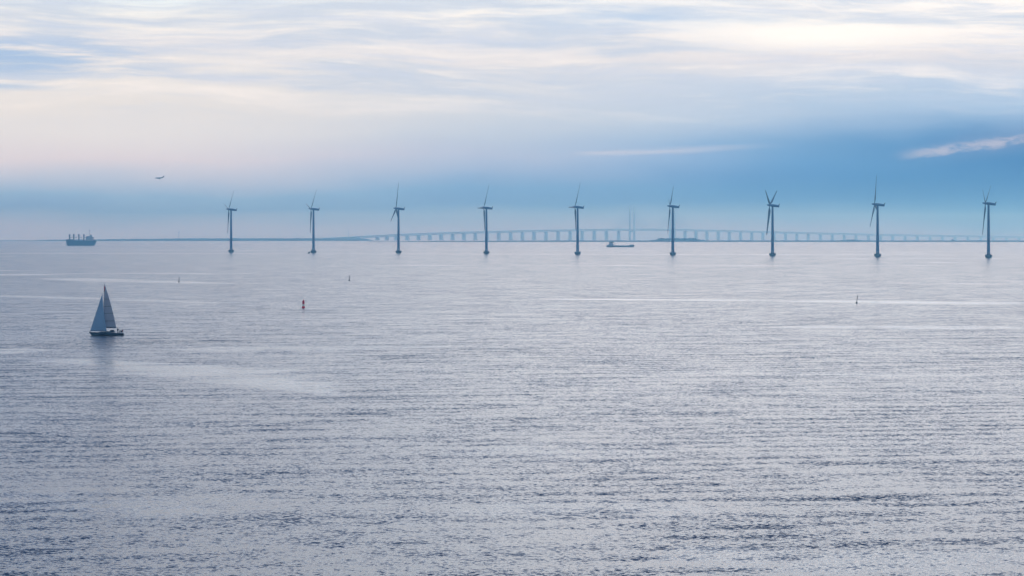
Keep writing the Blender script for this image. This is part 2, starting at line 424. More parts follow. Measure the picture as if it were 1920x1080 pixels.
# ------------------------------------------------------------------ the bridge
def make_bridge():
    def dist(px):                                # the left end is the nearer one
        return 18300 + (px-620)*(21800-18300)/(1185-620) if px < 1185 else 21800+(px-1185)*7.5
    # deck top rows read along the picture
    ys = [(560,446.9),(620,445.6),(660,443.6),(700,441.3),(746,438.8),(820,436.0),(911,433.4),(1000,431.5),(1082,430.0),(1181,428.9),(1258,429.6),(1350,431.4),(1448,434.0),(1550,436.6),(1645,438.8),(1750,440.7),(1853,442.2),(1990,444.3)]
    def deck_y(px):
        for (a, ya), (b, yb) in zip(ys, ys[1:]):
            if a <= px <= b:
                t = (px-a)/(b-a); return ya+(yb-ya)*t
        return ys[-1][1]
    def P(px, dz=0.0):
        d = dist(px); return Vector(((px-960)/F*d, d, EYE+(HY-deck_y(px))/F*d+dz))
    base = at(1185, 21800)
    t = thing('sea_bridge', 'long hazy cable-stayed bridge on many piers across the horizon', 'bridge', base)
    L = lambda v: Vector(v)-base
    def side(px):                                # horizontal normal of the deck
        v = P(px+2)-P(px-2); v.z = 0; v.normalize(); return Vector((-v.y, v.x, 0))
    def girder(name, px0, px1, z0, z1, half, step=8):
        bm = B(); rows = []; n = max(2, int((px1-px0)/step))
        for i in range(n+1):
            px = px0+(px1-px0)*i/n; s = side(px); c = P(px)
            rows.append([L(c+s*half+Vector((0,0,z1))), L(c-s*half+Vector((0,0,z1))), L(c-s*half*.8+Vector((0,0,z0))), L(c+s*half*.8+Vector((0,0,z0)))])
        loft(bm, rows); return obj(name, bm, M['concrete'], t)
    girder('road_deck', 560, 1990, -2.6, 0, 12.5)
    girder('rail_deck', 560, 1990, -11.6, -9.6, 7.5)
    # truss web between the two decks
    bm = B(); px = 676.0
    while px < 1985:
        for sgn in (-1, 1):
            s = side(px)*8*sgn
            a = P(px, -2.4)+s; b = P(px+1.6, -9.8)+s; c = P(px+3.2, -2.4)+s
            tube(bm, L(a), L(b), .75, .75, 4); tube(bm, L(b), L(c), .75, .75, 4)
        px += 3.2
    tr = obj('truss', bm, M['concrete'], t)
    # piers
    left_px = [708.0,725.5,742.8,763.7,785.0,806.1,827.3,848.6,869.9,891.4,913.0,935.2,957.3,979.6,1001.5,1023.8,1046.5,1069.1,1091.7,1114.3,1137.1,1159.9]
    right_px = [1284.5,1305.0,1325.6,1346.7,1367.4,1388.7,1409.5,1430.5,1451.5,1473.0,1494.0,1515.5,1538.5,1560.5,1583.0,1605.0,1628.4,1651.0,1674.0,1697.0,1720.0,1744.0,1767.0,1791.0,1815.0,1839.0,1863.0,1887.0,1911.0,1935.0]
    for px in left_px + right_px:
        bm = B(); c = P(px); g = drop(c.y); s = side(px); al = Vector((s.y, -s.x, 0))
        rows = []
        for z, w, l in ((g-2, 10.5, 8.5), (g+5, 10.5, 8.5), (g+5.2, 9.5, 6.4), (c.z-15, 8.5, 5.6), (c.z-11.7, 11.0, 6.0)):
            rows.append([L(Vector((c.x, c.y, z))+s*w+al*l), L(Vector((c.x, c.y, z))+s*w-al*l), L(Vector((c.x, c.y, z))-s*w-al*l), L(Vector((c.x, c.y, z))-s*w+al*l)])
        loft(bm, rows); obj('pier', bm, M['concrete'], t)
    # approach viaduct and embankment at the left end
    bm = B(); px = 607.0
    while px < 676:
        s = side(px)
        c = P(px); al = Vector((s.y, -s.x, 0))
        rows = [[L(Vector((c.x, c.y, z))+s*7+al*1.6), L(Vector((c.x, c.y, z))+s*7-al*1.6), L(Vector((c.x, c.y, z))-s*7-al*1.6), L(Vector((c.x, c.y, z))-s*7+al*1.6)] for z in (c.z-9.6, c.z-2.5)]
        loft(bm, rows)
        px += 5.1
    obj('approach_column', bm, M['concrete'], t)['kind'] = 'stuff'
    bm = B(); rows = []
    for i in range(30):
        px = 560+(697-560)*i/29; c = P(px); g = drop(c.y); s = side(px)
        top = c.z-11.7 if px < 676 else max(g+.5, (c.z-11.7) + (g-(c.z-11.7))*((px-676)/21))
        rows.append([L(Vector((c.x, c.y, g-2))+s*40), L(Vector((c.x, c.y, top))+s*11), L(Vector((c.x, c.y, top))-s*11), L(Vector((c.x, c.y, g-2))-s*40)])
    loft(bm, rows); obj('embankment', bm, M['land'], t)
    # pylons: two H frames, legs free above the deck
    tops = []
    for px in (1185.0, 1260.8):
        c = P(px); g = drop(c.y); s = side(px); al = Vector((s.y, -s.x, 0))
        top = 387.0; zt = EYE+(HY-top)/F*c.y
        bm = B()
        for sg in (-1, 1):
            rows = []
            for z, w in ((g-2, 5.6), (c.z-12, 4.6), (zt-30, 3.2), (zt, 2.6)):
                o = Vector((c.x, c.y, z))+s*sg*15.0
                rows.append([L(o+s*w+al*w), L(o+s*w-al*w), L(o-s*w-al*w), L(o-s*w+al*w)])
            loft(bm, rows)
        rows = []
        for sg in (-1, 1):
            o = Vector((c.x, c.y, 0))+s*sg*11.5
            rows.append([L(o+al*4+Vector((0,0,c.z-12.5))), L(o-al*4+Vector((0,0,c.z-12.5))), L(o-al*4+Vector((0,0,c.z-20))), L(o+al*4+Vector((0,0,c.z-20)))])
        loft(bm, rows)
        obj('pylon', bm, M['concrete'], t)
        tops.append((px, zt))
    # stays, harp pattern: ten each way from each leg
    for px, zt in tops:
        c = P(px); s = side(px)
        for sg in (-1, 1):
            for way in (-1, 1):
                for k in range(10):
                    zc = zt-8-k*(zt-c.z-26)/10.5
                    e = P(px+way*(36.0-3.1*k), -1)
                    bm = B(); tube(bm, L(Vector((c.x, c.y, zc))+s*sg*15), L(e+s*sg*12), .34, .34, 5)
                    obj('stay_cable', bm, M['cable'], t)
make_bridge()

# ------------------------------------------------------------------ wind turbines
def blade_mesh():
    bm = B(); rows = []
    secs = [(0.0,.95,.95,0),(1.2,.95,.95,0),(3.2,1.35,.9,8),(6.5,2.75,.95,13),(9,2.95,.85,11),(14,2.6,.68,7.5),(20,2.1,.54,4.5),(26,1.65,.42,2.5),(32,1.4,.42,1),(36,1.05,.32,0),(37.6,.6,.2,-.5),(38,.1,.05,-.5)]
    for z, ch, th, tw in secs:
        r = []; n = 14
        for k in range(n):
            a = 2*math.pi*k/n
            yy = math.cos(a)*ch/2 - (ch*.18 if z > 2.5 else 0); xx = math.sin(a)*th/2*(1 if z < 2.5 else (1-.35*math.cos(a))*(.9))
            ca, sa = math.cos(R(tw+15)), math.sin(R(tw+15))
            r.append((xx*ca-yy*sa, xx*sa+yy*ca, z))
        rows.append(r)
    loft(bm, rows)
    return bm
def nac_ring(x, w, h, zc, e=3.2, n=20):
    r = []
    for k in range(n):
        a = 2*math.pi*k/n; c, s = math.cos(a), math.sin(a)
        r.append((x, w*math.copysign(abs(c)**(2/e), c), zc+h*math.copysign(abs(s)**(2/e), s)))
    return r
HUB = 64.0; OFF = -3.3
def make_turbine():
    t = thing('wind_turbine', '', 'wind turbine', (0, 0, 0), 0, 'wind turbines standing in a row in the sea')
    bm = B(); lathe(bm, [(2.6, -3), (2.9, .05), (4.0, 1.2), (4.25, 2.0), (4.25, 3.0), (4.0, 3.6), (3.4, 3.9), (0.4, 3.95)], 32)
    f = obj('foundation', bm, M['found'], t)
    bm = B()
    for k in range(16):
        a = 2*math.pi*k/16; tube(bm, (3.8*math.cos(a), 3.8*math.sin(a), 3.6), (3.8*math.cos(a), 3.8*math.sin(a), 5.0), .05, .05, 5)
    for z in (4.3, 5.0):
        path(bm, [(3.8*math.cos(2*math.pi*k/24), 3.8*math.sin(2*math.pi*k/24), z) for k in range(25)], .05, 5)
    obj('railing', bm, M['steel'], f)
    bm = B()
    for s in (-.25, .25): tube(bm, (4.32, s, .2), (4.32, s, 4.4), .06, .06, 5)
    for k in range(9): tube(bm, (4.32, -.25, .5+k*.42), (4.32, .25, .5+k*.42), .04, .04, 5)
    obj('ladder', bm, M['steel'], f)
    bm = B(); lathe(bm, [(2.1, 3.9), (2.0, 6), (1.75, 25), (1.45, 48), (1.22, 62.1), (1.3, 62.2), (1.3, 62.5)], 32)
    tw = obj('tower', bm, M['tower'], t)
    bm = B(); box(bm, -.5, .5, -2.14, -1.9, 5.0, 7.1, .05); obj('door', bm, M['steel'], tw)
    N = Matrix.Translation((0, 0, HUB)) @ Matrix.Rotation(R(6), 4, 'Y')
    bm = B()
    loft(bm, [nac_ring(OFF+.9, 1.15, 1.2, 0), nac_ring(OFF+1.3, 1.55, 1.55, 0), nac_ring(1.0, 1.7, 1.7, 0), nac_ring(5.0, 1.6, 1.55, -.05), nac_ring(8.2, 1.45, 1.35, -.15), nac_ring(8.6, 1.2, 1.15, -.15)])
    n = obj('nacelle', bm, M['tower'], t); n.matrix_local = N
    bm = B(); prism(bm, [(7.3, 1.0), (8.5, .9), (9.2, 3.1), (8.75, 3.2)], -.14, .14); obj('vane', bm, M['found'], n)
    bm = B(); loft(bm, [nac_ring(x, r, r, 0, 2.0) for x, r in ((OFF+.85, 1.25), (OFF+.2, 1.45), (OFF-1.2, 1.3), (OFF-2.6, .95), (OFF-3.7, .55), (OFF-4.3, .15))])
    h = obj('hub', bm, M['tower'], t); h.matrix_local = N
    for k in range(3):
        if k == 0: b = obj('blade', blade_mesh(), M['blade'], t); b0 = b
        else: b = b0.copy(); C.objects.link(b); b.parent = t
    return t
def pose(t, yaw, az, pitch=6):
    """yaw: how far the nose points away from the picture plane; az: rotor angle"""
    k = 0
    N = Matrix.Translation((0, 0, HUB)) @ Matrix.Rotation(R(-yaw), 4, 'Z') @ Matrix.Rotation(R(6), 4, 'Y')
    for ch in t.children:
        nm = ch.name.split('.')[0]
        if nm in ('nacelle', 'hub'): ch.matrix_local = N
        elif nm == 'blade':
            ch.matrix_local = N @ Matrix.Translation((OFF-.5, 0, 0)) @ Matrix.Rotation(R(az+120*k), 4, 'X') @ Matrix.Rotation(R(pitch), 4, 'Z'); k += 1
# picture column of the tower, hub row, foundation foot row, yaw, rotor angle, label
TB = [(433.3, 392.5, 473.2, 11, -42, 'smallest turbine at the left end of the row, nearest the bulk carrier'),
      (587.8, 391.5, 473.8, 12, -41, 'turbine with a small dark boat beside its foundation'),
      (747.2, 391.0, 474.8, 10, 0, 'turbine where the bridge deck first rises, one blade straight up, two hanging down'),
      (912.0, 389.5, 476.0, 13, -29, 'turbine left of the picture centre, crossing the hazy bridge piers, one blade almost level'),
      (1083.0, 388.0, 477.2, 13, -29, 'turbine just left of the low barge, one blade pointing level to the left'),
      (1261.5, 386.5, 478.2, 4, -45, 'turbine in front of the dark clump of trees on the island'),
      (1448.5, 384.0, 479.2, 13, 60, 'turbine whose two upper blades spread in a wide V'),
      (1645.5, 381.5, 480.0, 6, 18, 'tall turbine above the small bush patch, second from the right'),
      (1853.5, 379.0, 481.0, 8, -55, 'largest turbine, last at the right end of the row')]
t0 = make_turbine()
for i, (px, hy, fy, yaw, az, lab) in enumerate(TB):
    d = F*HUB/(fy-hy)
    if i == 0:
        t = t0; t.location = at(px, d); t.rotation_euler.z = bearing(px); t['label'] = lab
    else:
        t = dup(t0, at(px, d), bearing(px), lab)
    pose(t, yaw, az, 52 if i == 6 else 6)          # the seventh stands still, blades turned to the wind

# ------------------------------------------------------------------ bulk carrier
def make_carrier():
    d = 8250; k = d/F/12                           # one unit = a twelfth of a picture pixel
    t = thing('bulk_carrier', 'dark blue bulk carrier with four deck cranes and tall stern house', 'cargo ship', at(151.5, d), bearing(151.5)+R(7))
    X = lambda u: (u-618)*k
    Z = lambda v: (598-v)*k
    # hull: sections from bow (left) to stern
    bm = B(); rows = []
    secs = [(276,0.3,467,470),(290,1.6,466,520),(306,3.2,465,600),(340,5.6,465,606),(432,7.4,464,606),(440,7.5,464,606),(456,7.6,486,606),(620,7.7,488,606),(860,7.6,490,606),(905,7.2,490,604),(935,6.6,490,572),(952,6.0,490,535),(964,5.2,490,505)]
    for u, w, top, bot in secs:
        x = X(u); zt, zb = Z(top), Z(bot); zm = zb+(zt-zb)*.35
        rows.append([(x, -w, zt), (x, -w*.97, zm), (x, -w*.72, zb), (x, w*.72, zb), (x, w*.97, zm), (x, w, zt)])
    loft(bm, rows); obj('hull', bm, M['hullblue'], t)
    bm = B(); box(bm, X(300), X(430), -5, 5, Z(466), Z(456), .2); obj('bulwark', bm, M['hullblue'], t)
    for u in (412, 512, 628):                      # hatches between the cranes
        bm = B(); box(bm, X(u-34 if u > 420 else u-10), X(u+34), -5.2, 5.2, Z(490), Z(474), .15); obj('hatch', bm, M['shipwhite'], t)
    for u, v in ((365,342),(460,336),(574,338),(686,341)):
        bm = B(); lathe(bm, [(1.5, Z(492)), (1.45, Z(v+60)), (1.7, Z(v+48)), (1.7, Z(v+6)), (1.2, Z(v))], 14, X(u), 0)
        c = obj('deck_crane', bm, M['crane'], t)
        bm = B(); box(bm, X(u-16), X(u-6), -1.2, 1.2, Z(v+52), Z(v+22), .1); obj('cab', bm, M['crane'], c)
        bm = B(); box(bm, X(u+8), X(u+78), -.5, .5, Z(424), Z(414), .1)
        tube(bm, (X(u), 0, Z(v+4)), (X(u+76), 0, Z(415)), .12, .12, 5)
        obj('jib', bm, M['crane'], c)
    bm = B()
    box(bm, X(728), X(918), -6.8, 6.8, Z(492), Z(460), .15)
    box(bm, X(738), X(880), -6.4, 6.4, Z(460), Z(428), .15)
    box(bm, X(742), X(846), -6.0, 6.0, Z(428), Z(398), .15)
    box(bm, X(744), X(828), -7.4, 7.4, Z(399), Z(386), .15)
    h = obj('deckhouse', bm, M['shipwhite'], t)
    bm = B(); box(bm, X(745)-.06, X(826)+.06, -7.0, 7.0, Z(396.5), Z(389)); obj('bridge_window', bm, M['glass'], h)
    bm = B(); loft(bm, [[(X(828), -2.4, Z(430)), (X(868), -2.4, Z(430)), (X(868), 2.4, Z(430)), (X(828), 2.4, Z(430))], [(X(832), -2.0, Z(352)), (X(862), -2.0, Z(356)), (X(862), 2.0, Z(356)), (X(832), 2.0, Z(352))]])
    for y in (-1, 1): tube(bm, (X(845), y*.8, Z(354)), (X(846), y*.8, Z(340)), .5, .5, 8)
    obj('funnel', bm, M['funnel'], t)
    bm = B()
    tube(bm, (X(816), 0, Z(388)), (X(816), 0, Z(246)), .55, .3, 8)
    tube(bm, (X(800), 0, Z(250)), (X(834), 0, Z(250)), .3, .3, 6); tube(bm, (X(806), 0, Z(264)), (X(828), 0, Z(264)), .6, .6, 6)
    obj('mast', bm, M['steel'], t)
    bm = B(); loft(bm, [[(X(u), y*w, Z(v)) for y, v in ((-1, 408), (1, 408), (1, 424), (-1, 424))] for u, w in ((872, .4), (880, 1.4), (908, 1.4), (920, .3))])
    tube(bm, (X(880), 0, Z(462)), (X(892), 0, Z(420)), .35, .35, 6); tube(bm, (X(902), 0, Z(462)), (X(904), 0, Z(420)), .35, .35, 6)
    obj('lifeboat', bm, M['crane'], t)
    bm = B(); path(bm, [(X(925), -5.5, Z(476)), (X(934), 0, Z(474)), (X(925), 5.5, Z(476))], .25, 5)
    for y in (-5.5, 0, 5.5): tube(bm, (X(925 if y else 934), y, Z(491)), (X(925 if y else 934), y, Z(474)), .2, .2, 5)
    box(bm, X(905), X(936), -2, 2, Z(491), Z(462), .1)
    obj('stern_winch', bm, M['crane'], t)
make_carrier()

# ------------------------------------------------------------------ low coaster amidships
def make_coaster():
    d = 7350; k = d/F/8.727
    t = thing('coaster', 'low laden coaster with white wheelhouse aft, passing in front of the bridge pylons', 'cargo ship', at(1163.2, d), bearing(1163.2)+R(-4))
    X = lambda u: (u-377)*k
    Z = lambda v: (285.5-v)*k
    bm = B(); rows = []
    secs = [(148,3.4,263,274),(160,4.2,263,287),(200,4.7,263,288),(480,4.7,263,288),(510,4.6,258,288),(535,4.4,253,288),(570,3.6,251,288),(592,2.0,249.5,287),(606,.3,248.5,262)]
    for u, w, top, bot in secs:
        x = X(u); zt, zb = Z(top), Z(bot)
        rows.append([(x, -w, zt), (x, -w*.95, (zt+zb)/2), (x, -w*.8, zb), (x, w*.8, zb), (x, w*.95, (zt+zb)/2), (x, w, zt)])
    loft(bm, rows); obj('hull', bm, M['hulllow'], t)
    bm = B(); box(bm, X(285), X(488), -3.9, 3.9, Z(264), Z(258.5), .1); obj('hatch_coaming', bm, M['hulllow'], t)
    bm = B()
    box(bm, X(172), X(266), -4.2, 4.2, Z(264), Z(246), .12)
    box(bm, X(186), X(258), -3.8, 3.8, Z(246), Z(228), .12)
    box(bm, X(196), X(252), -3.4, 3.4, Z(228), Z(212), .12)
    h = obj('deckhouse', bm, M['shipwhite'], t)
    bm = B(); box(bm, X(192), X(272), -4.0, 4.0, Z(211), Z(202), .1); box(bm, X(204), X(256), -3.2, 3.2, Z(203), Z(197), .1); obj('wheelhouse', bm, M['glass'], h)
    bm = B(); tube(bm, (X(222), 0, Z(198)), (X(222), 0, Z(147)), .28, .12, 7); tube(bm, (X(212), 0, Z(178)), (X(234), 0, Z(178)), .15, .15, 5)
    tube(bm, (X(240), 1, Z(198)), (X(240), 1, Z(174)), .16, .1, 5)
    obj('mast', bm, M['steel'], t)
    bm = B(); pts = [(X(272), 0, Z(246)), (X(278), 0, Z(232)), (X(288), 0, Z(228)), (X(298), 0, Z(233)), (X(302), 0, Z(252)), (X(302), 0, Z(262))]
    path(bm, pts, .42, 8); tube(bm, (X(276), 0, Z(264)), (X(274), 0, Z(238)), .4, .4, 7)
    obj('davit_crane', bm, M['shipwhite'], t)
    bm = B(); tube(bm, (X(557), 0, Z(252)), (X(557), 0, Z(182)), .2, .1, 6); obj('foremast', bm, M['steel'], t)
    for u in (540, 584):
        bm = B(); box(bm, X(u-9), X(u+9), -1.6, 1.6, Z(254), Z(244), .15); obj('windlass', bm, M['hulllow'], t)
    bm = B(); box(bm, X(160), X(178), -3, 3, Z(264), Z(246), .1); obj('stern_locker', bm, M['shipwhite'], t)
make_coaster()

# ------------------------------------------------------------------ little boat by the second turbine
def make_workboat():
    px, d = 579.6, 5080
    t = thing('work_boat', 'tiny dark boat lying beside a turbine foundation', 'boat', at(px, d), bearing(px)+R(65))
    bm = B(); rows = []
    for x, w, zt in ((-3.4,1.1,.9),(-2.6,1.3,.9),(0,1.35,.95),(2,1.1,1.1),(3.2,.5,1.3),(3.8,.08,1.4)):
        rows.append([(x,-w,zt),(x,-w*.8,-.3),(x,w*.8,-.3),(x,w,zt)])
    loft(bm, rows); obj('hull', bm, M['canvas'], t)
    bm = B(); box(bm, -1.4, 1.0, -.95, .95, .9, 2.5, .12); c = obj('cabin', bm, M['funnel'], t)
    bm = B(); box(bm, -1.2, 1.06, -.8, .8, 1.7, 2.25); obj('window', bm, M['glass'], c)
    bm = B(); tube(bm, (-.4, 0, 2.4), (-.4, 0, 4.4), .1, .06, 6); tube(bm, (-.4, -.5, 3.6), (-.4, .5, 3.6), .06, .06, 5); obj('mast', bm, M['canvas'], t)
make_workboat()

# ------------------------------------------------------------------ sailing yacht
YD = 1083; YK = YD/F/9
def yX(u): return (u-533)*YK
def yZ(v): return (966-v)*YK
def make_yacht():
    t = thing('sailing_yacht', 'sailing yacht under full sail with blue genoa and pale battened mainsail', 'sailboat', at(199.2, YD), bearing(199.2)+R(5))
    bm = B(); rows = []
    secs = [(244,.05,900,906),(262,.35,901,926),(290,.75,903,962),(350,1.25,906,975),(450,1.6,910,978),(560,1.72,914,978),(680,1.62,918,974),(760,1.45,920,966),(800,1.3,922,958),(822,1.15,924,950)]
    for u, w, top, bot in secs:
        x = yX(u); zt, zb = yZ(top), yZ(bot)
        rows.append([(x,-w,zt),(x,-w*1.0,zt-(zt-zb)*.35),(x,-w*.82,zt-(zt-zb)*.72),(x,-w*.3,zb-.1),(x,w*.3,zb-.1),(x,w*.82,zt-(zt-zb)*.72),(x,w,zt-(zt-zb)*.35),(x,w,zt)])
    loft(bm, rows); hull = obj('hull', bm, M['yacht'], t)
    bm = B(); rows = []                              # dark boot top at the waterline, proud of the hull
    for u, w in ((285,.62),(350,1.2),(450,1.56),(560,1.68),(680,1.58),(760,1.42),(800,1.3),(826,1.18)):
        x = yX(u); rows.append([(x,-w-.04,yZ(949)),(x,-w*.94-.04,yZ(969)),(x,w*.94+.04,yZ(969)),(x,w+.04,yZ(949))])
    loft(bm, rows); obj('boot_stripe', bm, M['black'], hull)
    bm = B(); rows = []                              # coachroof
    for u, w, h in ((400,.5,.08),(430,.85,.26),(520,1.05,.36),(600,1.05,.40),(612,1.0,.2)):
        x = yX(u); z = yZ(912); rows.append([(x,-w,z-.05),(x,-w*.85,z+h),(x,w*.85,z+h),(x,w,z-.05)])
    loft(bm, rows); cr = obj('coachroof', bm, M['yacht'], t)
    for u in (460, 510, 560):
        bm = B(); box(bm, yX(u-14), yX(u+14), -1.04, 1.04, yZ(911)+.1, yZ(911)+.22); obj('porthole', bm, M['glass'], cr)
    bm = B(); rows = []                              # spray hood
    for u, w, h in ((588,.95,.25),(602,1.0,.62),(630,1.02,.80),(660,1.0,.78),(672,.98,.3)):
        x = yX(u); z = yZ(912); rows.append([(x,-w,z),(x,-w*.92,z+h*.7),(x,-w*.5,z+h),(x,w*.5,z+h),(x,w*.92,z+h*.7),(x,w,z)])
    loft(bm, rows); obj('spray_hood', bm, M['canvas'], t)
    bm = B(); tube(bm, (yX(478),0,yZ(905)), (yX(497),0,yZ(96)), .085, .06, 10)
    m = obj('mast', bm, M['alu'], t)
    bm = B(); tube(bm, (yX(496.8),0,yZ(104)), (yX(497.6),0,yZ(84)), .02, .015, 5); tube(bm, (yX(490),0,yZ(96)), (yX(512),0,yZ(92)), .03, .03, 5); obj('wind_vane', bm, M['canvas'], m)
    for v, w in ((640,.85),(400,.65)):
        bm = B(); xx = yX(478+(905-v)/809*19); tube(bm, (xx,-w,yZ(v-4)), (xx,w,yZ(v-4)), .03, .03, 5); obj('spreader', bm, M['alu'], m)
    bm = B(); tube(bm, (yX(484),0,yZ(836)), (yX(708),-.35,yZ(838)), .075, .07, 8); obj('boom', bm, M['canvas'], t)
    # mainsail: curved cloth with battens
    def luff(v): return 480+(905-v)/809*19+5
    def leech(v):
        s = (v-100)/(836-100); return 508+(703-508)*s + 22*math.sin(math.pi*s)*.55
    def grid(bm, fa, fb, v0, v1, bel, nu=14, nv=30, y0=0.0, y1=0.0):
        rows = []
        for j in range(nv+1):
            v = v0+(v1-v0)*j/nv; a, b = fa(v), fb(v); row = []
            for i in range(nu+1):
                s = i/nu; yy = (y0+(y1-y0)*s)*(j/nv) - bel*4*s*(1-s)*math.sin(math.pi*min(1, .12+.88*j/nv))*((b-a)*YK)
                row.append(bm.verts.new((yX(a+(b-a)*s), yy, yZ(v))))
            rows.append(row)
        for r0, r1 in zip(rows, rows[1:]):
            for i in range(nu): bm.faces.new((r0[i], r0[i+1], r1[i+1], r1[i]))
        return bm
    bm = B(); grid(bm, luff, leech, 106, 834, .10, y1=-.35); ms = obj('mainsail', bm, M['sail'], t)
    sd = ms.modifiers.new('cloth thickness', 'SOLIDIFY'); sd.thickness = .012
    for v in (350, 472, 590, 720):
        bm = B(); a, b = luff(v), leech(v); n = 12; pts = []
        for i in range(n+1):
            s = i/n; f = (v-106)/728
            yy = -.35*s*f - .10*4*s*(1-s)*math.sin(math.pi*min(1, .12+.88*f))*((b-a)*YK)
            pts.append((yX(a+(b-a)*s), yy-.01, yZ(v-3*s)))
        path(bm, pts, .05, 5); obj('batten', bm, M['canvas'], ms)
    bm = B(); grid(bm, lambda v: luff(v)-6, lambda v: luff(v)+9, 140, 215, .0, 2, 6); o = obj('head_patch', bm, M['darkred'], ms)
    sd = o.modifiers.new('cloth thickness', 'SOLIDIFY'); sd.thickness = .05; sd.offset = 0
    # genoa, sheeted on the near side
    def gl(v): return 262+(890-v)/(890-262)*(466-262)
    def gc(v):
        s = (v-262)/(890-262); return 469+(536-469)*s - 20*math.sin(math.pi*s)*.6
    bm = B(); grid(bm, gl, gc, 266, 888, .09, y1=-1.25); gs = obj('genoa', bm, M['genoa'], t)
    sd = gs.modifiers.new('cloth thickness', 'SOLIDIFY'); sd.thickness = .012
    bm = B(); tube(bm, (yX(250),0,yZ(902)), (yX(474),0,yZ(240)), .018, .018, 5); tube(bm, (yX(815),0,yZ(922)), (yX(498),0,yZ(98)), .012, .012, 5)
    for sg in (-1, 1):
        tube(bm, (yX(486), 1.6*sg, yZ(912)), (yX(488), .85*sg, yZ(644)), .014, .014, 5); tube(bm, (yX(488), .85*sg, yZ(644)), (yX(492), .65*sg, yZ(404)), .014, .014, 5); tube(bm, (yX(492), .65*sg, yZ(404)), (yX(496), 0, yZ(120)), .014, .014, 5)
    obj('rigging', bm, M['steel'], t)
    bm = B()
    for sg in (-1, 1):
        pts = []
        for u, w in ((262,.3),(350,1.15),(450,1.5),(560,1.62),(680,1.52),(760,1.38),(815,1.1)):
            tube(bm, (yX(u), w*sg, yZ(916)), (yX(u), w*sg, yZ(888)), .02, .02, 5); pts.append((yX(u), w*sg, yZ(888)))
        path(bm, pts, .012, 4)
    obj('guard_rail', bm, M['steel'], t)
    bm = B()
    for sg in (-1, 1): path(bm, [(yX(765), 1.3*sg, yZ(920)), (yX(770), 1.3*sg, yZ(880)), (yX(812), 1.1*sg, yZ(878)), (yX(818), 1.0*sg, yZ(922))], .03, 5)
    box(bm, yX(772), yX(800), -.95, -.45, yZ(912), yZ(884), .05)
    obj('pushpit', bm, M['canvas'], t)
    bm = B(); tube(bm, (yX(806), .2, yZ(922)), (yX(822), .2, yZ(862)), .018, .018, 5); st = obj('flag_staff', bm, M['alu'], t)
    bm = B(); grid(bm, lambda v: 805+(922-v)*.26, lambda v: 790+(922-v)*.26, 872, 906, .1, 5, 4)
    for v in bm.verts: v.co.y += .2
    fl = obj('flag', bm, M['flag'], st); sd = fl.modifiers.new('cloth thickness', 'SOLIDIFY'); sd.thickness = .008
    bm = B(); lathe(bm, [(.12, 0), (.1, .7), (.14, .75)], 10, yX(752), 0); path(bm, [(yX(750), .38*math.cos(a*.5236), yZ(915)+.8+.38*math.sin(a*.5236)) for a in range(13)], .025, 5)
    for v in bm.verts:
        if v.co.z < .74 and v.co.z >= -.01 and abs(v.co.x-yX(752)) < .2: v.co.z += yZ(922)
    obj('steering_wheel', bm, M['steel'], t)
    return t
yacht = make_yacht()

